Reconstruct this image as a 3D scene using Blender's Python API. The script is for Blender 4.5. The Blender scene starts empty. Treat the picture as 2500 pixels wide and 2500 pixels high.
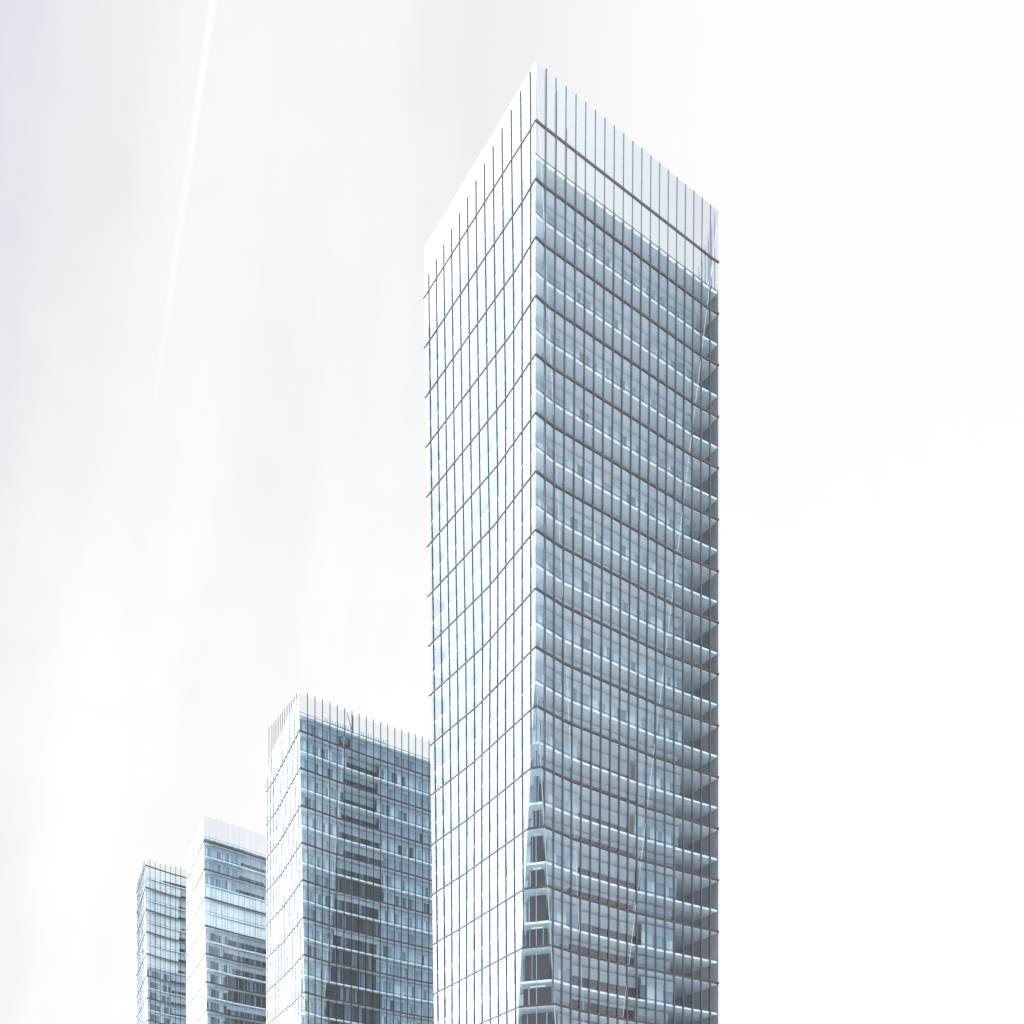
import bpy, math, random
from mathutils import Vector

random.seed(11)
scene = bpy.context.scene
COL = scene.collection

# ------------------------------------------------------------------ camera
F_PX, YH, CX = 2574.0, 3190.7, 1250.0        # focal length, eye level and centre, in 2500-px units
EYE = 1.7
cam_d = bpy.data.cameras.new("camera")
cam_d.sensor_width = 36.0
cam_d.sensor_fit = 'HORIZONTAL'
cam_d.lens = F_PX / 2500.0 * 36.0
cam_d.shift_y = (YH - 1250.0) / 2500.0        # level camera with a rising (shift) lens
cam_d.clip_start, cam_d.clip_end = 0.1, 20000.0
cam = bpy.data.objects.new("camera", cam_d)
cam.location = (0, 0, EYE)
cam.rotation_euler = (math.radians(90), 0, 0)
COL.objects.link(cam)
scene.camera = cam

# ------------------------------------------------------------------ exposure
scene.view_settings.view_transform = 'Standard'
scene.view_settings.look = 'None'
scene.view_settings.exposure = 0.0
scene.view_settings.gamma = 1.0
scene.cycles.use_denoising = True
scene.cycles.max_bounces = 8
scene.cycles.transparent_max_bounces = 24
scene.cycles.sample_clamp_indirect = 6.0

# ------------------------------------------------------------------ sky: high thin overcast, sun hidden to the left
SUN_AZ, SUN_EL = -82.0, 38.0                  # azimuth from the view direction (+Y), clockwise positive
world = bpy.data.worlds.new("World")
scene.world = world
world.use_nodes = True
wt = world.node_tree
wt.nodes.clear()
wn, wl = wt.nodes, wt.links


def W(kind, **kw):
    n = wn.new(kind)
    for k, v in kw.items():
        setattr(n, k, v)
    return n


def wmath(op, a, b=None, c=None, clamp=False):
    n = W('ShaderNodeMath', operation=op, use_clamp=clamp)
    for i, s in enumerate((a, b, c)):
        if s is None:
            continue
        if isinstance(s, (int, float)):
            n.inputs[i].default_value = s
        else:
            wl.new(s, n.inputs[i])
    return n.outputs[0]


def wmap(v, a, b, c, d):
    n = W('ShaderNodeMapRange', interpolation_type='SMOOTHSTEP')
    wl.new(v, n.inputs['Value'])
    for nm, x in zip(('From Min', 'From Max', 'To Min', 'To Max'), (a, b, c, d)):
        n.inputs[nm].default_value = x
    return n.outputs[0]


def wdot(vec, d):
    n = W('ShaderNodeVectorMath', operation='DOT_PRODUCT')
    wl.new(vec, n.inputs[0])
    n.inputs[1].default_value = d
    return n.outputs['Value']


def dirv(az, el):
    a, e = math.radians(az), math.radians(el)
    return Vector((math.sin(a) * math.cos(e), math.cos(a) * math.cos(e), math.sin(e)))


tc = W('ShaderNodeTexCoord').outputs['Generated']
sep = W('ShaderNodeSeparateXYZ')
wl.new(tc, sep.inputs[0])
sx, sy, sz = sep.outputs
az = wmath('ARCTAN2', sx, sy)                 # radians
el = wmath('ARCSINE', sz)
sky = W('ShaderNodeTexSky', sky_type='NISHITA', sun_disc=False)
sky.sun_elevation = math.radians(SUN_EL)
sky.sun_rotation = math.radians(SUN_AZ)
sky.air_density, sky.dust_density, sky.ozone_density = 1.0, 3.0, 1.0
# veil brightness over the sky (overhead, round the hidden sun, plus added unseen patches)
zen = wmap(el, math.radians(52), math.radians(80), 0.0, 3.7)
lobe = wmath('MULTIPLY', wmap(az, math.radians(-33), math.radians(-27.5), 4.3, 0.0), wmap(az, math.radians(-84), math.radians(-60), 0.42, 1.0))  # left brightness kept out of view, shaped to whiten the left faces
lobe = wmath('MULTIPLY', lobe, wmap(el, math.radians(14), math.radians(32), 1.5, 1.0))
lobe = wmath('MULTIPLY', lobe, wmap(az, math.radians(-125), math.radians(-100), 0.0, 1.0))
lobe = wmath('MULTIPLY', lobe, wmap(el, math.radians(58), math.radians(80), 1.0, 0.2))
rlobe = wmap(wdot(tc, dirv(172, 64)), 0.75, 1.0, 0.0, 7.0)  # added bright patch behind the view, brightens the slab edges
bump = wmath('MULTIPLY', wmap(az, math.radians(99), math.radians(107), 0.0, 0.8), wmap(az, math.radians(108), math.radians(111.5), 1.0, 0.05))  # added bright sky patches, placed for the right facets' reflections
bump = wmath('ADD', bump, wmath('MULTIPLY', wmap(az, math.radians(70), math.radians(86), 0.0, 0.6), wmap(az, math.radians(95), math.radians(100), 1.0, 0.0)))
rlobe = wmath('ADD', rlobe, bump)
# grey cloud streaks
cmb = W('ShaderNodeCombineXYZ')
wl.new(wmath('ADD', wmath('MULTIPLY', az, 5.0), wmath('MULTIPLY', el, -0.7)), cmb.inputs[0])
wl.new(wmath('MULTIPLY', el, 1.1), cmb.inputs[1])
nz = W('ShaderNodeTexNoise')
nz.inputs['Scale'].default_value = 1.6
nz.inputs['Detail'].default_value = 6.0
nz.inputs['Roughness'].default_value = 0.5
wl.new(cmb.outputs[0], nz.inputs['Vector'])
streak = wmap(nz.outputs['Fac'], 0.36, 0.62, -0.05, 0.02)
nz2 = W('ShaderNodeTexNoise')
nz2.inputs['Scale'].default_value = 9.0
nz2.inputs['Detail'].default_value = 8.0
nz2.inputs['Roughness'].default_value = 0.6
wl.new(tc, nz2.inputs['Vector'])
streak = wmath('ADD', wmath('MULTIPLY', streak, 0.8), wmap(nz2.outputs['Fac'], 0.36, 0.62, -0.018, 0.01))
streak = wmath('MULTIPLY', streak, wmap(az, math.radians(-8), math.radians(12), 1.0, 0.15))
leftgrey = wmath('ADD', wmap(az, math.radians(-28.5), math.radians(-22.5), -0.16, 0.0),
                 wmap(az, math.radians(-25), math.radians(-13), -0.035, 0.0))
leftgrey = wmath('MULTIPLY', leftgrey, wmap(el, math.radians(8), math.radians(42), 0.6, 1.0))
topgrey = wmath('MULTIPLY', wmap(el, math.radians(32), math.radians(52), 0.0, -0.06),
                wmap(az, math.radians(2), math.radians(13), 1.0, 0.0))
leftgrey = wmath('ADD', leftgrey, topgrey)
rightlift = wmath('ADD', wmap(az, math.radians(-4), math.radians(10), 0.0, 0.03), wmap(el, math.radians(20), math.radians(44), 0.05, 0.0))
# contrail: part of a great circle
d1, d2 = Vector((-.2835, 1, 1.2397)), Vector((-.335, 1, .888))
gn = d1.cross(d2).normalized()
gd = wmath('ABSOLUTE', wdot(tc, gn))
trail = wmath('MULTIPLY', wmap(gd, 0.0005, 0.0032, 0.065, 0.0), wmap(el, math.radians(35), math.radians(50), 0.0, 1.0))
base = wmath('ADD', wmath('ADD', wmath('ADD', 1.012, streak), wmath('ADD', leftgrey, rightlift)), trail)
behind = wmath('ADD', wmap(az, math.radians(62), math.radians(96), 0.0, -0.55), wmap(az, math.radians(-130), math.radians(-105), -0.18, 0.0))  # sky dimmed behind the view to darken the reflections
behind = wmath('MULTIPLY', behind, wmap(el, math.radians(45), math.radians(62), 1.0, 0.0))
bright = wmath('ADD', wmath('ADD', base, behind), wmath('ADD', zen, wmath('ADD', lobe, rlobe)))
tint = W('ShaderNodeMix', data_type='RGBA')
tint.inputs['A'].default_value = (0.95, 0.98, 1.04, 1)
tint.inputs['B'].default_value = (1.0, 1.0, 1.0, 1)
wl.new(wmap(base, 0.78, 1.0, 0.0, 1.0), tint.inputs['Factor'])
vm = W('ShaderNodeVectorMath', operation='SCALE')
wl.new(tint.outputs['Result'], vm.inputs[0])
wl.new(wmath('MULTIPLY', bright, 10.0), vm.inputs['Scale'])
mx = W('ShaderNodeMix', data_type='RGBA')
mx.inputs['Factor'].default_value = 0.94
wl.new(sky.outputs[0], mx.inputs['A'])
wl.new(vm.outputs[0], mx.inputs['B'])
bg = W('ShaderNodeBackground')
bg.inputs['Strength'].default_value = 0.1
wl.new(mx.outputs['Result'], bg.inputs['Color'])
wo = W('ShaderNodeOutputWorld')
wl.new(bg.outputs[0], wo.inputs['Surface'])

sun_d = bpy.data.lights.new("sun", 'SUN')
sun_d.energy = 1.0
sun_d.angle = math.radians(12)
sun_d.color = (1.0, 0.96, 0.9)
sun = bpy.data.objects.new("sun", sun_d)
sun.rotation_euler = (-dirv(SUN_AZ, SUN_EL)).to_track_quat('-Z', 'Y').to_euler()
COL.objects.link(sun)


# ------------------------------------------------------------------ materials
def new_mat(name):
    m = bpy.data.materials.new(name)
    m.use_nodes = True
    return m, m.node_tree, m.node_tree.nodes['Principled BSDF']


def solid(name, rgb, rough=0.5, metal=0.0, var=0.08, scale=0.6, spec=0.5):
    """plain coat with a little uneven dirt"""
    m, t, p = new_mat(name)
    tcn = t.nodes.new('ShaderNodeTexCoord')
    n = t.nodes.new('ShaderNodeTexNoise')
    n.inputs['Scale'].default_value = scale
    n.inputs['Detail'].default_value = 5
    t.links.new(tcn.outputs['Object'], n.inputs['Vector'])
    r = t.nodes.new('ShaderNodeMapRange')
    r.inputs['From Min'].default_value, r.inputs['From Max'].default_value = 0.3, 0.7
    r.inputs['To Min'].default_value, r.inputs['To Max'].default_value = 1 - var, 1 + var
    t.links.new(n.outputs['Fac'], r.inputs['Value'])
    s = t.nodes.new('ShaderNodeVectorMath')
    s.operation = 'SCALE'
    s.inputs[0].default_value = rgb
    t.links.new(r.outputs[0], s.inputs['Scale'])
    t.links.new(s.outputs[0], p.inputs['Base Color'])
    p.inputs['Roughness'].default_value = rough
    p.inputs['Metallic'].default_value = metal
    p.inputs['Specular IOR Level'].default_value = spec
    return m


def glass(name, tint, ior, var=0.06, frit=0.0):
    """coated window glass: see-through body colour plus mirror reflection, a little different per pane"""
    m, t, p = new_mat(name)
    t.nodes.remove(p)
    out = t.nodes['Material Output']
    geo = t.nodes.new('ShaderNodeNewGeometry')
    mr = t.nodes.new('ShaderNodeMapRange')
    mr.inputs['To Min'].default_value, mr.inputs['To Max'].default_value = 1 - var, 1.0
    t.links.new(geo.outputs['Random Per Island'], mr.inputs['Value'])
    sc = t.nodes.new('ShaderNodeVectorMath')
    sc.operation = 'SCALE'
    sc.inputs[0].default_value = tint
    t.links.new(mr.outputs[0], sc.inputs['Scale'])
    tr = t.nodes.new('ShaderNodeBsdfTransparent')
    t.links.new(sc.outputs[0], tr.inputs['Color'])
    body = tr.outputs[0]
    if frit:
        df = t.nodes.new('ShaderNodeBsdfDiffuse')
        df.inputs['Color'].default_value = (0.72, 0.80, 0.86, 1)
        mxf = t.nodes.new('ShaderNodeMixShader')
        mxf.inputs[0].default_value = frit
        t.links.new(body, mxf.inputs[1])
        t.links.new(df.outputs[0], mxf.inputs[2])
        body = mxf.outputs[0]
    gl = t.nodes.new('ShaderNodeBsdfGlossy')
    gl.inputs['Roughness'].default_value = 0.0
    gl.inputs['Color'].default_value = (0.88, 0.95, 1.0, 1)
    fr = t.nodes.new('ShaderNodeFresnel')
    fr.inputs['IOR'].default_value = ior
    # both sides of a pane mirror alike
    bf = t.nodes.new('ShaderNodeMix')
    bf.data_type = 'FLOAT'
    t.links.new(geo.outputs['Backfacing'], bf.inputs['Factor'])
    t.links.new(fr.outputs[0], bf.inputs['A'])
    bf.inputs['B'].default_value = 0.15
    mxs = t.nodes.new('ShaderNodeMixShader')
    t.links.new(bf.outputs['Result'], mxs.inputs[0])
    t.links.new(body, mxs.inputs[1])
    t.links.new(gl.outputs[0], mxs.inputs[2])
    t.links.new(mxs.outputs[0], out.inputs['Surface'])
    return m


def curtain_mat(name, tones, rough=0.8):
    """per-panel tone (each panel of the mesh is an island)"""
    m, t, p = new_mat(name)
    geo = t.nodes.new('ShaderNodeNewGeometry')
    cr = t.nodes.new('ShaderNodeValToRGB')
    cr.color_ramp.interpolation = 'CONSTANT'
    els = cr.color_ramp.elements
    while len(els) < len(tones):
        els.new(1.0)
    pos = 0.0
    for e, (w, c) in zip(els, tones):
        e.position = pos
        e.color = (*c, 1)
        pos += w
    t.links.new(geo.outputs['Random Per Island'], cr.inputs[0])
    t.links.new(cr.outputs[0], p.inputs['Base Color'])
    p.inputs['Roughness'].default_value = rough
    p.inputs['Specular IOR Level'].default_value = 0.1
    return m


M = {
    'glass': glass('window_glass', (0.83, 0.912, 0.955), 2.15),
    'parapet': glass('parapet_glass', (0.80, 0.86, 0.90), 1.9, 0.03),
    'clear': glass('clear_parapet_glass', (0.90, 0.94, 0.965), 1.7, 0.03),
    'band': solid('dark_bronze', (0.060, 0.047, 0.050), 0.45, 0.0),
    'mullion': solid('grey_aluminium', (0.085, 0.083, 0.097), 0.5, 0.0, spec=0.3),
    'thin': solid('blue_grey_aluminium', (0.035, 0.060, 0.080), 0.6, 0.0, spec=0.15),
    'pale': solid('pale_aluminium', (0.24, 0.32, 0.38), 0.5, 0.0, spec=0.3),
    'fine': solid('light_blue_grey_aluminium', (0.09, 0.12, 0.15), 0.6, spec=0.15),
    'seam': solid('grey_white_seam', (0.5, 0.56, 0.6), 0.5),
    'trim': solid('white_trim', (0.80, 0.83, 0.86), 0.4),
    'slab': solid('white_slab', (0.88, 0.89, 0.89), 0.6, var=0.04),
    'ceiling': solid('ceiling_board', (0.66, 0.74, 0.80), 0.8, var=0.05, scale=0.25),
    'floor': solid('office_floor', (0.42, 0.45, 0.48), 0.7),
    'backwall': solid('blue_grey_panel', (0.13, 0.16, 0.20), 0.6),
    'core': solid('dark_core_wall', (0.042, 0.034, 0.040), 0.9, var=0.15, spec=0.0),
    'screen': solid('lavender_grey_cladding', (0.20, 0.20, 0.24), 0.5),
    'blind': curtain_mat('curtains', [(0.28, (0.54, 0.67, 0.76)), (0.24, (0.38, 0.52, 0.62)), (0.20, (0.25, 0.38, 0.48)),
                                      (0.18, (0.74, 0.81, 0.86)), (0.10, (0.16, 0.23, 0.30))]),
    'blind2': curtain_mat('office_partition', [(0.4, (0.34, 0.45, 0.54)), (0.3, (0.28, 0.38, 0.47)), (0.2, (0.46, 0.57, 0.65)), (0.1, (0.18, 0.24, 0.30))]),
    'white_blind': curtain_mat('white_blinds', [(0.6, (0.86, 0.88, 0.89)), (0.3, (0.80, 0.84, 0.86)), (0.1, (0.66, 0.72, 0.76))]),
    'dark': curtain_mat('unlit_room_panels', [(0.38, (0.026, 0.022, 0.026)), (0.32, (0.045, 0.043, 0.052)), (0.18, (0.09, 0.11, 0.13)), (0.12, (0.18, 0.23, 0.28))]),  # shade of unlit rooms put into dark panel colours
    'head': curtain_mat('bulkhead', [(0.5, (0.52, 0.60, 0.66)), (0.5, (0.44, 0.53, 0.60))]),
    'mixed': curtain_mat('mixed_tone_panels', [(0.3, (0.10, 0.15, 0.20)), (0.25, (0.05, 0.06, 0.075)), (0.2, (0.34, 0.43, 0.50)), (0.15, (0.62, 0.68, 0.72)), (0.1, (0.18, 0.26, 0.33))]),  # random dark and pale tones per panel
    'ground': solid('pale_paving', (0.46, 0.46, 0.45), 0.85, var=0.12, scale=0.05),
}


# ------------------------------------------------------------------ mesh helpers
class MB:
    """collects polygons and builds ONE mesh object"""

    def __init__(s):
        s.v, s.f, s.mi = [], [], []

    def poly(s, pts, mi=0):
        b = len(s.v)
        s.v += [tuple(p) for p in pts]
        s.f.append(tuple(range(b, b + len(pts))))
        s.mi.append(mi)

    def hexa(s, p, mi=0):
        """p: 8 points, bottom ring then top ring"""
        b = len(s.v)
        s.v += [tuple(q) for q in p]
        for f in ((3, 2, 1, 0), (4, 5, 6, 7), (0, 1, 5, 4), (1, 2, 6, 5), (2, 3, 7, 6), (3, 0, 4, 7)):
            s.f.append(tuple(b + i for i in f))
            s.mi.append(mi)

    def bar(s, a, c, w, up=Vector((0, 0, 1)), mi=0):
        a, c = Vector(a), Vector(c)
        d = (c - a).normalized()
        x = d.cross(up)
        if x.length < 1e-3:
            x = d.cross(Vector((1, 0, 0)))
        x = x.normalized() * (w / 2)
        y = d.cross(x).normalized() * (w / 2)
        s.hexa([a - x - y, a + x - y, a + x + y, a - x + y, c - x - y, c + x - y, c + x + y, c - x + y], mi)

    def ribbon(s, rings, mi=0, cap=True):
        """sweep: rings of equal point count joined in order"""
        b = len(s.v)
        n = len(rings[0])
        for r in rings:
            s.v += [tuple(p) for p in r]
        for i in range(len(rings) - 1):
            for j in range(n):
                s.f.append((b + i * n + j, b + i * n + (j + 1) % n, b + (i + 1) * n + (j + 1) % n, b + (i + 1) * n + j))
                s.mi.append(mi)
        if cap:
            s.f.append(tuple(b + j for j in reversed(range(n))))
            s.f.append(tuple(b + (len(rings) - 1) * n + j for j in range(n)))
            s.mi += [mi, mi]

    def build(s, name, mats, parent=None, **props):
        me = bpy.data.meshes.new(name)
        me.from_pydata(s.v, [], s.f)
        mats = mats if isinstance(mats, (list, tuple)) else [mats]
        for m in mats:
            me.materials.append(m)
        me.polygons.foreach_set('material_index', s.mi)
        me.update()
        o = bpy.data.objects.new(name, me)
        COL.objects.link(o)
        if parent is not None:
            o.parent = parent
            o.matrix_parent_inverse = PINV.get(parent.name, o.matrix_parent_inverse)
        for k, v in props.items():
            o[k] = v
        return o


PINV = {}


def empty(name, loc, **props):
    o = bpy.data.objects.new(name, None)
    o.location = loc
    o.empty_display_size = 2
    COL.objects.link(o)
    from mathutils import Matrix
    PINV[o.name] = Matrix.Translation(-Vector(loc))
    for k, v in props.items():
        o[k] = v
    return o


def lerp_tab(tab, k):
    """piecewise linear in k over [(k, (a, b)), ...], extended past its last point"""
    if k <= tab[0][0]:
        return tab[0][1]
    for (k0, p0), (k1, p1) in zip(tab, tab[1:]):
        if k <= k1:
            break
    t = (k - k0) / (k1 - k0)
    return (p0[0] + (p1[0] - p0[0]) * t, p0[1] + (p1[1] - p0[1]) * t)


def clip_half(poly, a, b, keep):
    """clip a polygon in (u,k) by the line u = a + b*k; keep = +1 keeps u above it"""
    out = []
    for i, p in enumerate(poly):
        q = poly[(i + 1) % len(poly)]
        dp = keep * (p[0] - a - b * p[1])
        dq = keep * (q[0] - a - b * q[1])
        if dp >= 0:
            out.append(p)
        if (dp > 0 and dq < 0) or (dp < 0 and dq > 0):
            t = dp / (dp - dq)
            out.append((p[0] + (q[0] - p[0]) * t, p[1] + (q[1] - p[1]) * t))
    return out


STOREY2 = 7.6                                  # two storeys, the spacing of the dark bands
UNIT = STOREY2 * F_PX / 142.9                  # metres to the near corner of the tall tower


def ground_xy(x, d):
    return Vector(((x - CX) / F_PX * d * UNIT, d * UNIT))


class Tower:
    def __init__(T, name, label, z0, corner, left, right, C, A, B, K1=None, K2=None, top=-1.0, roof=.57, mid=.57,
                 WR=33.2, **o):
        T.z0, T.top, T.roof, T.mid, T.o = z0, top, roof, mid, o
        T.P = ground_xy(*corner[0][1])
        r = ground_xy(*right) - T.P
        l = ground_xy(*left[0][1]) - T.P
        T.UR, T.UL = r.normalized(), l.normalized()
        T.WR, T.WL = (WR or r.length), l.length
        T.NR = Vector((-T.UR.y, T.UR.x))
        T.NL = Vector((T.UL.y, -T.UL.x))
        locR = lambda x, d: ((ground_xy(x, d) - T.P).dot(T.UR), (ground_xy(x, d) - T.P).dot(T.NR))
        locL = lambda x, d: ((ground_xy(x, d) - T.P).dot(T.UL), (ground_xy(x, d) - T.P).dot(T.NL))
        cR = [(k, locR(*p)) for k, p in corner]
        cL = [(k, locL(*p)) for k, p in corner]
        conv = lambda tab, f: [(k, f(*p)) for k, p in tab]
        T.tK2 = conv(K2, locR) if K2 else cR
        T.tK1 = conv(K1, locL) if K1 else cL
        T.tL = conv(left, locL)
        T.tC = conv(C, locL)
        T.tA = conv(A, locR)
        T.tB = [(k, (T.WR, 0.0) if p is None else locR(*p)) for k, p in B]
        T.chamfer = bool(K1)
        T.ground_k = z0 + EYE / STOREY2
        T.root = empty(name, (T.P.x, T.P.y, 0), label=label, category='building',
                       group='row of glass office towers')

    def Z(T, k):
        return EYE + (T.z0 - k) * STOREY2

    def right_nodes(T, k):
        K2, A, B = lerp_tab(T.tK2, k), lerp_tab(T.tA, k), lerp_tab(T.tB, k)
        B = (min(B[0], T.WR - .02), B[1])
        A = (max(min(A[0], B[0] - 1.2), K2[0] + .01), A[1])
        return [K2, A, B, (T.WR, 0.0)]

    def left_nodes(T, k):
        K1, C, L = lerp_tab(T.tK1, k), lerp_tab(T.tC, k), lerp_tab(T.tL, k)
        C = (max(min(C[0], L[0] - .6), K1[0] + .01), C[1])
        return [K1, C, L]

    @staticmethod
    def vat(nodes, u):
        u = min(max(u, nodes[0][0]), nodes[-1][0])
        for a, b in zip(nodes, nodes[1:]):
            if u <= b[0]:
                t = (u - a[0]) / max(b[0] - a[0], 1e-6)
                return a[1] + (b[1] - a[1]) * t
        return nodes[-1][1]

    def pt(T, side, u, k, depth=0.0, v=None):
        """point on (or depth metres inside) a face"""
        nodes = T.right_nodes(k) if side == 'R' else T.left_nodes(k)
        U, N = (T.UR, T.NR) if side == 'R' else (T.UL, T.NL)
        if v is None:
            v = T.vat(nodes, u)
        q = T.P + U * u + N * (v + depth)
        return Vector((q.x, q.y, T.Z(k)))

    def outline(T, k, inset=0.0):
        """front outline from the left end round the corner to the right end, then the back"""
        ln, rn = T.left_nodes(k), T.right_nodes(k)
        pts = [T.pt('L', u, k, inset) for u, v in reversed(ln)]
        if inset:
            pts[0] = T.pt('L', ln[-1][0] - .35, k, inset + .05)
        rp = [T.pt('R', u, k, inset) for u, v in rn]
        if not T.chamfer or k < 9.6:
            # one corner point
            c = T.P + T.UR * (rn[0][0]) + T.NR * (rn[0][1])
            c = c + (T.NR + T.NL) * inset
            pts[-1] = Vector((c.x, c.y, T.Z(k)))
            rp = rp[1:]
        pts += rp
        back = T.UL * T.WL
        e = T.pt('R', T.WR - inset, k, 0.0)
        r2 = e + Vector((back.x, back.y, 0)) * (1 - inset / T.WL)
        l0 = T.pt('L', ln[-1][0] - .4, k, inset)
        l2 = l0 + Vector((T.UR.x, T.UR.y, 0)) * (T.WR - inset)
        pts[-1] = e + Vector((T.NR.x, T.NR.y, 0)) * inset
        pts += [r2, l2] if (r2 - l2).length > 1 else [r2]
        return pts

    # -------------------------------------------------------------- parts
    def build(T):
        o = T.o
        ur = o['mull_r']
        ul = o['mull_l']
        T.ul_scale = lambda k: lerp_tab(T.tL, k)[0] / T.tL[0][1][0]
        kg = math.floor(T.ground_k)
        T.levels = list(range(0, kg + 1))
        T.glazing(ur, ul)
        T.bands()
        T.mullions(ur, ul)
        T.floors()
        T.rooms()
        T.backs()
        T.folds()

    def face_cells(T, mb, side, us, rows, tilt):
        for ka, kb in zip(rows, rows[1:]):
            na = T.right_nodes(ka) if side == 'R' else T.left_nodes(ka)
            nb = T.right_nodes(kb) if side == 'R' else T.left_nodes(kb)
            for i in range(len(na) - 1):
                # facet between fold i and i+1: straight sides in (u, k)
                def line(p, q):
                    b = (q[0] - p[0]) / (kb - ka)
                    return p[0] - b * ka, b
                lo, hi = line(na[i], nb[i]), line(na[i + 1], nb[i + 1])
                umin, umax = min(na[i][0], nb[i][0]), max(na[i + 1][0], nb[i + 1][0])
                cuts = [umin - 1] + [u for u in us if umin < u < umax] + [umax + 1]
                for u0, u1 in zip(cuts, cuts[1:]):
                    poly = [(u0, ka), (u1, ka), (u1, kb), (u0, kb)]
                    poly = clip_half(clip_half(poly, *lo, 1), *hi, -1)
                    if len(poly) < 3:
                        continue
                    pts = []
                    tx, tz = random.gauss(0, tilt), random.gauss(0, tilt)
                    uc = sum(p[0] for p in poly) / len(poly)
                    kc = sum(p[1] for p in poly) / len(poly)
                    for u, k in poly:
                        t = (k - ka) / (kb - ka)
                        a = (na[i][0] + (nb[i][0] - na[i][0]) * t, na[i][1] + (nb[i][1] - na[i][1]) * t)
                        b = (na[i + 1][0] + (nb[i + 1][0] - na[i + 1][0]) * t, na[i + 1][1] + (nb[i + 1][1] - na[i + 1][1]) * t)
                        s = (u - a[0]) / max(b[0] - a[0], 1e-6)
                        v = a[1] + (b[1] - a[1]) * s
                        v += tx * (u - uc) + tz * (k - kc) * STOREY2
                        pts.append(T.pt(side, u, k, 0, v))
                    # outward winding
                    n = (pts[1] - pts[0]).cross(pts[2] - pts[1])
                    N = T.NR if side == 'R' else T.NL
                    if n.x * N.x + n.y * N.y > 0:
                        pts.reverse()
                    mb.poly(pts)

    def glazing(T, ur, ul):
        o = T.o
        tilt = o.get('tilt', 0.0025)
        spans = [('parapet_glass', T.top, 0.0 if T.roof > 0 else T.roof, M[o.get('crown', 'parapet')])]
        if T.roof > 0:
            spans.append(('parapet_glass', 0.0, T.roof, M[o.get('crown', 'parapet')]))
            spans.append(('window_band', T.roof, 1.0, M['glass']))
        else:
            spans.append(('window_band', T.roof, 0.0, M['glass']))
            spans.append(('window_band', 0.0, 1.0, M['glass']))
        for k in T.levels[1:-1]:
            spans.append(('window_band', float(k), k + 1.0, M['glass']))
        spans.append(('lobby_glazing', float(T.levels[-1]), T.ground_k, M['glass']))
        for name, ka, kb, mat in spans:
            rows = [ka, kb]
            if name == 'window_band' and ka < math.floor(ka) + T.mid < kb:
                rows = [ka, math.floor(ka) + T.mid, kb]
            us = [u * T.ul_scale(ka) for u in ul]
            for side, uu in (('L', us), ('R', ur)):
                mb = MB()
                T.face_cells(mb, side, uu, rows, tilt)
                mb.build(name, mat, T.root)
            if T.chamfer and kb > 9.6:
                mb = MB()
                r2 = [max(r, 9.57) for r in rows]
                for a, b in zip(r2, r2[1:]):
                    if b - a < .01:
                        continue
                    L = lambda k: T.pt('L', T.left_nodes(k)[0][0], k)
                    R = lambda k: T.pt('R', T.right_nodes(k)[0][0], k)
                    la, ra, lb, rb = L(a), R(a), L(b), R(b)
                    ma, mbb = (la + ra) / 2, (lb + rb) / 2
                    mb.poly([lb, mbb, ma, la])
                    mb.poly([mbb, rb, ra, ma])
                mb.build('corner_window', mat, T.root)

    def sweep_line(T, side, k0, out, h, k_shift=0.0, extra=0.0):
        """horizontal bar on a face at level k0"""
        nodes = T.right_nodes(k0) if side == 'R' else T.left_nodes(k0)
        us = [n[0] for n in nodes]
        if side == 'L':
            us[-1] += extra
        rings = []
        hk = h / STOREY2 / 2
        for u in us:
            v = T.vat(nodes, u)
            N = T.NR if side == 'R' else T.NL
            ring = []
            for dk, dep in ((hk, -out), (hk, .03), (-hk, .03), (-hk, -out)):
                q = T.pt(side, u, k0, 0, v + dep)
                q.z = T.Z(k0 + dk)
                ring.append(q)
            rings.append(ring)
        return rings

    def bands(T):
        for k in T.levels:
            if k == 0 and T.o.get('noband0'):
                continue
            for side, out, h in (('L', .10, .17), ('R', .16, .27)):
                s = T.o.get('band_scale', 1.0)
                mb = MB()
                hs = T.o.get('band_left', s) if side == 'L' else s
                mb.ribbon(T.sweep_line(side, float(k), out * s, h * hs, extra=.25))
                if side == 'R' and T.chamfer and k >= 10:
                    a = T.pt('L', T.left_nodes(k)[0][0], k, -.05)
                    b = T.pt('R', T.right_nodes(k)[0][0], k, -.05)
                    mb.bar(a, b, .22)
                mb.build('spandrel_band', M['band'], T.root)

    def mullion_line(T, side, u_of_k, k0, k1, w, out):
        ks = [k0]
        k = math.floor(k0) + .5
        while k < k1 - .2:
            if k > k0 + .1:
                ks.append(k)
            k += .5
        ks.append(k1)
        rings = []
        U = T.UR if side == 'R' else T.UL
        U3 = Vector((U.x, U.y, 0)) * (w / 2)
        for k in ks:
            u = u_of_k(k)
            a, b = T.pt(side, u, k, -out), T.pt(side, u, k, .04)
            rings.append([a - U3, a + U3, b + U3, b - U3])
        return rings

    def mullions(T, ur, ul):
        o = T.o
        for j, u in enumerate(ur):
            k1 = T.ground_k
            if T.chamfer:
                for kk in range(10, 22):
                    if T.right_nodes(kk)[0][0] > u - .15:
                        k1 = min(k1, kk)
                        break
            split = o['pale_from'](j) if 'pale_from' in o else None
            top = o.get('mull_top_r', lambda u: T.top)(u)
            w, out = o.get('mull_wr', (.15, .20))
            mb = MB()
            if split is not None and split > top + .05:
                mb.ribbon(T.mullion_line('R', lambda k: u, top, split, w * .6, out * .5), 1)
                top = split
            mb.ribbon(T.mullion_line('R', lambda k: u, top, k1, w, out), 0)
            mb.build('mullion', [o.get('mull_mat_r', M['mullion']), M['fine']], T.root)
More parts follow.
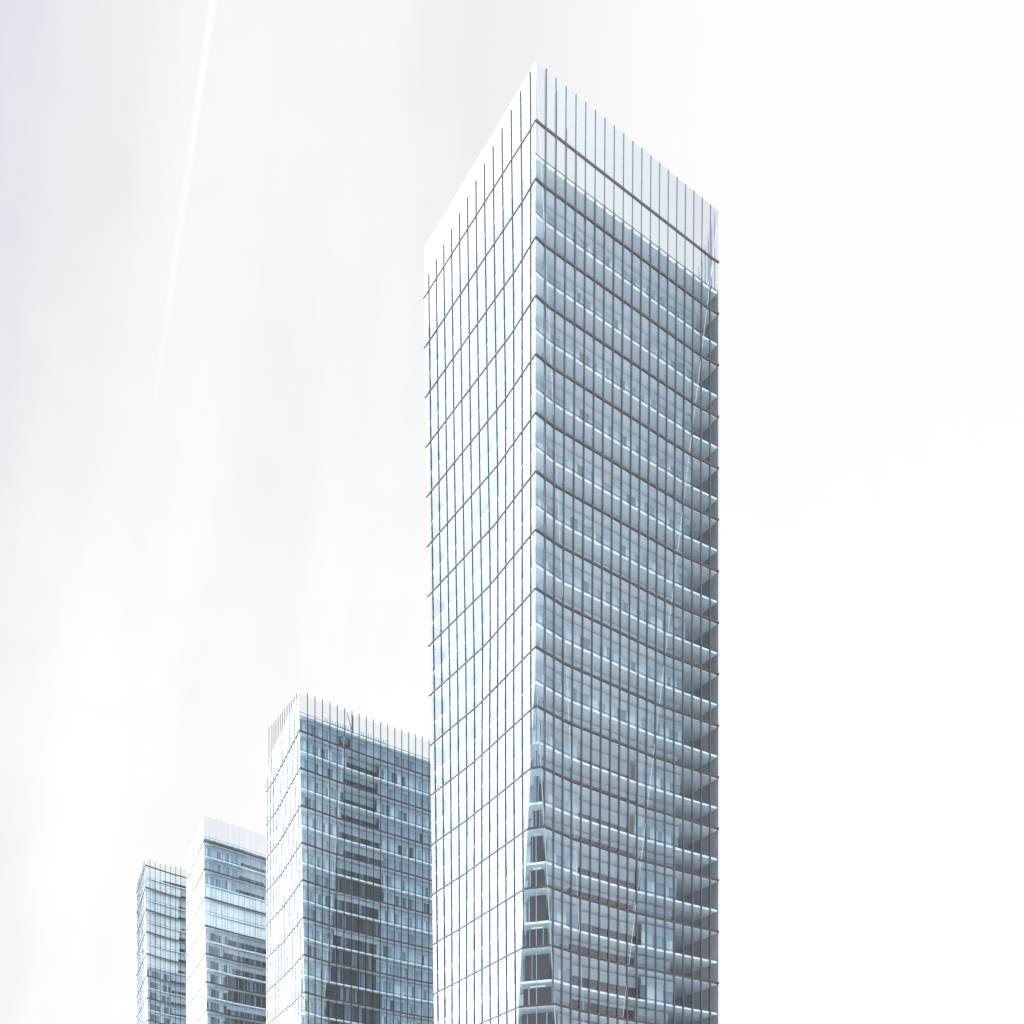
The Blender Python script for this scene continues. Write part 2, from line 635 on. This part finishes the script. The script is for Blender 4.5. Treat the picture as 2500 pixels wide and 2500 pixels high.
        for u in ul:
            k1 = T.ground_k
            uk = lambda k: u * T.ul_scale(k)
            if T.chamfer:
                for kk in range(10, 22):
                    if T.left_nodes(kk)[0][0] > uk(kk) - .1:
                        k1 = min(k1, kk)
                        break
            top = o.get('mull_top_l', lambda s: T.top)(u / T.tL[0][1][0])
            mb = MB()
            w, out = o.get('mull_wl', (.075, .11))
            mb.ribbon(T.mullion_line('L', uk, top, k1, w, out))
            mb.build('mullion', o.get('mull_mat_l', M['thin']), T.root)

    def floor_levels(T):
        lv = []
        for k in T.levels:
            for m in (float(k), k + T.mid):
                if m >= T.roof - .01 and m < T.ground_k - .3:
                    lv.append(m)
        if T.roof < 0:
            lv.insert(0, T.roof)
        return lv

    def floors(T):
        """slabs: white edge, pale soffit, grey top"""
        for m in T.floor_levels():
            is_mid = abs(m - math.floor(m)) > .05
            th = T.o.get('slab', (.27, .23))[0 if is_mid else 1]
            mb = MB()
            top = T.outline(m, .14)
            bot = [Vector((p.x, p.y, p.z - th)) for p in top]
            n = len(top)
            mb.poly(top, 2)
            mb.poly(list(reversed(bot)), 1)
            for i in range(n):
                j = (i + 1) % n
                mb.poly([bot[i], bot[j], top[j], top[i]], 0)
            roof = abs(m - T.roof) < .01
            mb.build('roof_slab' if roof else 'floor_slab', [M['slab'], M['ceiling'], M['floor']], T.root)
            if is_mid and T.o.get('sill_line', True):
                mb = MB()
                # thin sill rail just above the slab, on the inside of the glass
                nodes = T.right_nodes(m)
                pts = [T.pt('R', u, m, .12) for u, v in nodes]
                for a, b in zip(pts, pts[1:]):
                    dz = Vector((0, 0, .24))
                    mb.bar(a + dz, b + dz, .07)
                mb.build('sill_rail', M['thin'], T.root)

    def rooms(T):
        """what stands behind the glass on every storey: curtains, partitions, dark panels for unlit rooms"""
        o = T.o
        lv = T.floor_levels()
        lv.append(T.ground_k)
        for i, (ka, kb) in enumerate(zip(lv, lv[1:])):
            is_low = abs(ka - math.floor(ka)) < .05      # storey right under a band
            km = (ka + kb) / 2
            z1, z0 = T.Z(ka) - .5, T.Z(kb)
            mb = MB()
            u = 1.2 if T.chamfer else .9
            uend = o.get('part_end', lambda k: T.WR * .84)(km)
            first = u
            if T.chamfer and km > 9.6:
                u = first = T.right_nodes(km)[0][0] + 1.7
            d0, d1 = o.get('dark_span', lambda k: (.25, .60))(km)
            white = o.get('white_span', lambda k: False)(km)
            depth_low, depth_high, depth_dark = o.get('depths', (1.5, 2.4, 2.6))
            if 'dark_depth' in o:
                depth_dark = o['dark_depth'](km)
            h = z1 - z0
            dh = o.get('dark_h', lambda k: h)(km)          # height of the dark panels standing in for unlit rooms
            slope = max(.02, (T.z0 - km) * STOREY2 / T.P.length) * 1.15
            vis = lambda dep: min(h, dep * slope)           # height hidden by the slab below from street level
            head = (h - vis(depth_low)) * o.get('head', .38) if is_low else (h - vis(depth_high)) * o.get('head', .6)
            while u < uend - .1:
                w = random.choice(o.get('widths', (.55, .83, .83, 1.2, 1.66)))
                u2 = min(u + w, uend)
                f = u / T.WR
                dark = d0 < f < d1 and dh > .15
                g = .015

                def pane(dep, za, zb_, mi):
                    a, b = T.pt('R', u + g, km, dep), T.pt('R', u2 - g, km, dep)
                    mb.poly([Vector((a.x, a.y, za)), Vector((b.x, b.y, za)), Vector((b.x, b.y, zb_)), Vector((a.x, a.y, zb_))], mi)
                if white and o.get('white_first'):
                    pane(o.get('white_depth', .9), z0, z1, 2)
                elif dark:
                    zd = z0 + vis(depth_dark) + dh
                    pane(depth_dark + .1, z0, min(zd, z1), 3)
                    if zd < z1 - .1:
                        pane(depth_dark, zd, z1, 4)  # pale bulkhead stands in for the lit ceiling further in
                elif white:
                    pane(o.get('white_depth', .9), z0, z1, 2)
                else:
                    dep = depth_low if is_low else depth_high
                    step = .14 * int((u * .6) % 4) if is_low else 0
                    pane(dep, z1 - head - step, z1, 4)
                    pane(dep + .12, z0, z1, 5 if o.get('mixed', lambda k: False)(km) else 0 if is_low else 1)
                u = u2
            # end of the partition and the left face's own curtains
            ln = T.left_nodes(km)
            u = ln[0][0] + 1.7
            while u < ln[-1][0] - 1.0:
                u2 = min(u + random.choice((.83, 1.2, 1.66)), ln[-1][0] - .9)
                dep = 2.2 + random.uniform(0, .2)
                a, b = T.pt('L', u, km, dep), T.pt('L', u2 - .03, km, dep)
                mb.poly([Vector((b.x, b.y, z0)), Vector((a.x, a.y, z0)), Vector((a.x, a.y, z1)), Vector((b.x, b.y, z1))], 0)
                u = u2
            mb.build('curtain_row', [M['blind'], M['blind2'], M['white_blind'], M['dark'], M['head'], M['mixed']], T.root)
            if T.chamfer and km > 9.6:
                # dark panel standing in for the unlit room behind the chamfer, pale posts
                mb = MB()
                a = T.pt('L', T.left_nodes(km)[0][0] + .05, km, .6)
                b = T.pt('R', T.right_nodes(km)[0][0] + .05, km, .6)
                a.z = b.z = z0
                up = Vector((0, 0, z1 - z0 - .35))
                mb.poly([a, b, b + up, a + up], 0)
                for t in ((random.uniform(.06, .3),) if random.random() < .6 else (random.uniform(.05, .2), random.uniform(.78, .92))):
                    q = a.lerp(b, t) + Vector((0, -.12, 0))
                    mb.bar(q, q + up, random.uniform(.06, .22), mi=1)
                if random.random() < .35:
                    q0, q1 = a.lerp(b, .25) + Vector((0, -.2, 0)), a.lerp(b, .8) + Vector((0, -.2, 0))
                    mb.bar(q0 + up * 1.05, q1 + up * 1.05, .16, mi=2)
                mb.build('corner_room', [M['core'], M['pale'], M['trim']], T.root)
        # lift core
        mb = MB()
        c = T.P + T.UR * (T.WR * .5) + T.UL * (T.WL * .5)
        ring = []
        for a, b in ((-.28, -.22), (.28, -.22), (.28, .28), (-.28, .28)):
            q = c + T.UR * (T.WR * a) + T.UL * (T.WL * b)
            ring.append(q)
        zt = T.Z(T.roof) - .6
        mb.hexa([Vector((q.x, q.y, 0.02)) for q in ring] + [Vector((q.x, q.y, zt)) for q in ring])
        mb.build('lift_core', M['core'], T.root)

    def backs(T):
        """rear walls (seen from inside through the glass near the right end)"""
        R0 = T.P + T.UR * T.WR
        L0 = T.P + T.UL * T.tL[0][1][0]
        bk = L0 + T.UR * T.WR
        inw = -T.UR
        # rear right wall: panels between pale ribs
        mb, rb = MB(), MB()
        n = 18
        zt, zb = T.Z(T.roof), 0.02
        zs = [T.Z(m) for m in T.floor_levels()]
        for i in range(n):
            a = R0.lerp(bk, i / n)
            b = R0.lerp(bk, (i + 1) / n)
            open_pane = i >= 8 and i % 3 != 0
            if not open_pane:
                mb.hexa([Vector((p.x, p.y, zb)) for p in (a, b, b + inw * .18, a + inw * .18)] +
                        [Vector((p.x, p.y, zt)) for p in (a, b, b + inw * .18, a + inw * .18)])
            if i:
                q = a + inw * .24
                rb.bar((q.x, q.y, zb), (q.x, q.y, zt), .09)
        mb.build('rear_wall', M['backwall'], T.root)
        rb.build('rear_wall_rib', M['pale'], T.root)
        mb = MB()
        def rear(k, z):
            u = lerp_tab(T.tL, k)[0]
            q = T.pt('L', u - .12, k, .10)
            q = Vector((q.x, q.y))
            p = bk
            return [Vector((w.x, w.y, z)) for w in (p, q, q - T.UL * .2, p - T.UL * .2)]
        mb.hexa(rear(T.ground_k, zb) + rear(T.roof, zt))
        mb.build('rear_wall', M['backwall'], T.root)

    def folds(T):
        """pale seams where the facets meet"""
        kmax = T.ground_k
        specs = [('R', 1, T.o.get('fold_a', (T.top, kmax))), ('R', 2, T.o.get('fold_b', (T.top + .3, kmax)))]
        for side, idx, (k0, k1) in specs:
            if k0 is None:
                continue
            mb = MB()
            ks = [k0 + (k1 - k0) * i / 24 for i in range(25)]
            pts = []
            for k in ks:
                nd = T.right_nodes(k) if side == 'R' else T.left_nodes(k)
                pts.append(T.pt(side, nd[idx][0], k, -.03))
            for a, b in zip(pts, pts[1:]):
                mb.bar(a, b, T.o.get('fold_w', .12), up=Vector((0, 1, 0)))
            mb.build('facet_seam', M['seam'], T.root)
        if T.chamfer:
            mb = MB()
            m2 = MB()
            k = 9.62
            while k < T.ground_k - .5:
                k2 = min(k + .5, T.ground_k)
                f = []
                for kk in (k, k2):
                    l = T.pt('L', T.left_nodes(kk)[0][0], kk, -.03)
                    r = T.pt('R', T.right_nodes(kk)[0][0], kk, -.03)
                    f.append((l, r, (l + r) / 2))
                mb.bar(f[0][0], f[1][0], .10, up=Vector((0, 1, 0)))
                mb.bar(f[0][1], f[1][1], .14, up=Vector((0, 1, 0)))
                m2.bar(f[0][2], f[1][2], .09, up=Vector((0, 1, 0)))
                k = k2
            mb.build('corner_seam', M['pale'], T.root)
            m2.build('corner_mullion', M['pale'], T.root)


# ------------------------------------------------------------------ ground
mb = MB()
mb.poly([(-6000, -3000, 0), (6000, -3000, 0), (6000, 9000, 0), (-6000, 9000, 0)])
mb.build('ground', M['ground'], None, kind='structure')

# ------------------------------------------------------------------ the tall tower
T1 = Tower('office_tower', 'tallest glass tower, nearest and standing in front of the other three', 20.28,
           corner=[(-1, (1307.4, 1.0)), (21, (1307.4, 1.0))],
           left=[(0, (1036.2, 1.1757)), (14, (1058.4, 1.1757))],
           right=(1754.0, 1.1368),
           C=[(-1, (1306.6, 1.0006)), (8, (1178, 1.0906)), (14, (1106.6, 1.139))],
           A=[(-1, (1308.6, 1.0004)), (8, (1374.6, 1.0250)), (13, (1410, 1.0401))],
           B=[(-1, None), (8, (1624, 1.1018)), (13, (1550, 1.0816))],
           K1=[(-1, (1307.3, 1.0001)), (9.5, (1307.2, 1.0002)), (15, (1267.7, 1.0299))],
           K2=[(-1, (1307.5, 1.0001)), (9.5, (1307.6, 1.0002)), (15, (1353, 1.0204))],
           top=-1.0, roof=.57, mid=.57, WR=None,
           mull_r=[], mull_l=[],
           pale_from=lambda j: (-1.0 if j < 1 else -.75 if j < 2 else -.25 if j < 3 else .0 if j < 4 else .57),
           mull_top_l=lambda s: -1.0 + .72 * s,  # left mullion tops shortened to stand in for fading into sky glare
           part_end=lambda k: T1.WR * (.93 - .010 * k),
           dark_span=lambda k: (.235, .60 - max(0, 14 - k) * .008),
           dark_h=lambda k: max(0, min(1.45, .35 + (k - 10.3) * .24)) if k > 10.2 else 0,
           fold_w=.055)
T1.o['mull_r'] = [T1.WR * j / 20 for j in range(1, 20)]
T1.o['mull_l'] = [T1.WL * (.041 + .076 * j) for j in range(13)]
T1.build()

# corrugated plant screen on the tall tower's roof, seen through the parapet glass at the right end
mb = MB()
R0 = T1.P + T1.UR * (T1.WR - .35)
dirn = Vector((-.2, .98)).normalized()
sd = Vector((dirn.y, -dirn.x))
zb = T1.Z(.57)
n = 24
for i in range(n):
    s0, s1 = .12 + i * .62, .12 + i * .62 + .62
    zt = T1.Z(-.98 + .0425 * s0)
    if zt - zb < .6:
        break
    a, b = R0 + dirn * s0, R0 + dirn * s1
    off = sd * (.0 if i % 2 else -.34)
    q = [a + off, b + off, b + off + sd * .08, a + off + sd * .08]
    mb.hexa([Vector((p.x, p.y, zb)) for p in q] + [Vector((p.x, p.y, zt)) for p in q])
mb.build('roof_screen', M['screen'], T1.root, label='corrugated lavender grey screen with a sloping top')
mb = MB()
p0, p1 = R0 + dirn * .5, R0 + dirn * 6.5
mb.bar((p0.x - .3, p0.y, T1.Z(.0) - .6), (p1.x - .5, p1.y, T1.Z(.40)), .16)
mb.build('roof_brace', M['trim'], T1.root)

# ------------------------------------------------------------------ second tower
T2 = Tower('office_tower', 'glass tower partly hidden behind the tallest one, with a davit on its roof', 15.43,
           corner=[(-1, (729, 1.5669)), (7, (743, 1.5669)), (16, (758, 1.5669))],
           left=[(0, (650, 1.752)), (14, (650.5, 1.752))],
           right=(1053.0, 1.706),
           C=[(-1, (660, 1.745)), (0, (667, 1.7202)), (4, (690, 1.6757)), (7, (713, 1.6263)), (10, (734, 1.595))],
           A=[(-1, (845, 1.6165)), (7, (792, 1.597))],
           B=[(-1, (892, 1.6370)), (3.2, (936, 1.655)), (7, (1010, 1.692))],
           crown='clear', top=-1.0, roof=-.49, mid=.51, WR=34.0,
           mull_r=[], mull_l=[],
           mull_top_l=lambda s: -1.05 - .85 * s,
           mull_top_r=lambda u: -1.08,
           mull_wr=(.12, .14), mull_wl=(.07, .09), band_scale=1.1, band_left=1.7, mull_mat_r=M['thin'], mull_mat_l=M['fine'],
           dark_span=lambda k: (.30, .36) if k < 0 else (.34 - .018 * min(k, 9) + random.uniform(-.02, .02), .56 + random.uniform(-.03, .03)),
           dark_h=lambda k: random.uniform(.5, 1.0) + .12 * max(k, 0) if k < 3.6 else random.choice((9, 9, 3.0, 2.2)),
           part_end=lambda k: T2.WR * .97,
           depths=(.9, 1.0, 2.2), head=.22, widths=(.22, .3, .45, .6, .83),
           mixed=lambda k: random.random() < .15,
           dark_depth=lambda k: 2.2 if k < 2 else 1.2 if k < 3.6 else .45,
           fold_a=(-.4, 16), fold_b=(2.4, 16), fold_w=.07)
T2.o['mull_r'] = [1.95 + 1.725 * j for j in range(18)]
T2.o['mull_l'] = [T2.WL * (.06 + .0755 * j) for j in range(13)]
T2.build()

# ------------------------------------------------------------------ third tower
T3 = Tower('office_tower', 'glass tower with a blank white side and one bright white storey halfway down', 16.54,
           corner=[(-1, (496, 2.077)), (6, (505, 2.077)), (17, (518, 2.077))],
           left=[(0, (454.6, 2.26)), (14, (454.6, 2.26))],
           right=(648.8, 2.162),
           C=[(-1, (458, 2.255)), (1, (462.3, 2.232)), (5, (478, 2.165)), (8, (489, 2.135))],
           A=[(-1, (600, 2.135)), (6, (570, 2.122))],
           B=[(-1, (640, 2.163)), (6, (690, 2.19))],
           crown='clear', top=-.89, roof=-.15, mid=.5, WR=33.5,
           mull_r=[], mull_l=[],
           mull_top_r=lambda u: -.95, mull_wr=(.05, .06), mull_mat_r=M['pale'], band_scale=1.25, band_left=2.4, mull_mat_l=M['trim'], mull_wl=(.04, .05),
           white_span=lambda k: 1.45 < k < 3.0, white_first=True, white_depth=.35,
           dark_span=lambda k: (.30 + random.uniform(-.02, .02), .55) if k < 3 else (.22 + random.uniform(-.03, .03), .62),
           dark_h=lambda k: random.uniform(.5, 1.2) if k < 3.2 else random.choice((9, 9, 1.6)), mixed=lambda k: k > 3.1,
           part_end=lambda k: T3.WR * .97, depths=(.8, .8, .9), head=.22, widths=(.22, .3, .45, .6, .83),
           fold_a=(None, 0), fold_b=(None, 0))
T3.o['mull_r'] = [1.9 + 1.7 * j for j in range(18)]
T3.o['mull_l'] = []
T3.build()

# ------------------------------------------------------------------ fourth tower
T4 = Tower('office_tower', 'farthest and smallest looking glass tower, leftmost of the row', 19.97,
           corner=[(-1, (353, 2.646)), (7, (361, 2.646)), (20, (374, 2.646))],
           left=[(0, (333, 2.82)), (14, (333, 2.82))],
           right=(455, 2.712),
           C=[(-1, (350, 2.677)), (12, (355, 2.668))],
           A=[(-1, (420, 2.700)), (6, (410, 2.695))],
           B=[(-1, (470, 2.735)), (6, (480, 2.745))],
           crown='clear', top=-.32, roof=.02, mid=.5, WR=33.5,
           mull_r=[], mull_l=[],
           mull_top_r=lambda u: -.36 - .08 * math.sin(u * 3), mull_wr=(.12, .12), mull_wl=(.12, .055), mull_mat_l=M['thin'], band_scale=1.35, band_left=2.6,
           mull_mat_r=M['thin'],
           dark_span=lambda k: (.38 + random.uniform(-.02, .02), .62) if k < 4.5 else (.30, .62),
           dark_h=lambda k: random.uniform(.6, 1.2), mixed=lambda k: k > 4.4,
           part_end=lambda k: T4.WR * .97, depths=(.6, .6, .7), head=.25, widths=(.3, .5, .83),
           white_span=lambda k: k < 4.4, white_depth=.5,
           fold_a=(None, 0), fold_b=(None, 0))
T4.o['mull_r'] = [1.9 + 1.9 * j for j in range(16)]
T4.o['mull_l'] = [T4.WL * (.03 + .0475 * j) for j in range(20)]
T4.build()


# ------------------------------------------------------------------ roof furniture of the second tower
def roof_pt(T, u, depth, k):
    p = T.pt('R', u, 0, depth)
    return Vector((p.x, p.y, T.Z(k)))


def davit():
    u, dep = 13.4, 1.6
    base = roof_pt(T2, u, dep, T2.roof)
    r = empty('roof_davit', base, label='slim dark window-cleaning davit on the roof of the second tallest tower', category='davit')
    mb = MB()
    mb.bar(base, base + Vector((0, 0, 4.6)), .22)
    mb.build('mast', M['band'], r)
    mb = MB()
    mb.bar(base + Vector((.15, 0, .3)), base + Vector((-1.3, .2, 5.4)), .13)
    mb.build('jib', M['band'], r)
    mb = MB()
    mb.hexa([base + Vector(v) for v in ((-.6, -.5, 0.005), (.6, -.5, 0.005), (.6, .5, 0.005), (-.6, .5, 0.005),
                                        (-.5, -.4, .5), (.5, -.4, .5), (.5, .4, .5), (-.5, .4, .5))])
    mb.build('base_plate', M['pale'], r)


def railing(T, u0, u1, dep, h, label):
    a, b = roof_pt(T, u0, dep, T.roof), roof_pt(T, u1, dep, T.roof)
    r = empty('roof_railing', a, label=label, category='railing')
    n = int((b - a).length / .6)
    for i in range(n + 1):
        q = a.lerp(b, i / n)
        mb = MB()
        mb.bar(q + Vector((0, 0, .005)), q + Vector((0, 0, h + random.uniform(-.1, .1))), .14)
        mb.build('post', M['pale'], r)
    mb = MB()
    dz = Vector((0, 0, h * .55))
    mb.bar(a + dz + Vector((0, .1, 0)), b + dz + Vector((0, .1, 0)), .07)
    mb.build('rail', M['pale'], r)


davit()
railing(T2, 6.5, 12.5, .9, 1.6, 'pale picket railing on the roof of the second tallest tower, left of its davit')
railing(T2, 15.0, 21.0, .9, 1.6, 'pale picket railing on the roof of the second tallest tower, right of its davit')
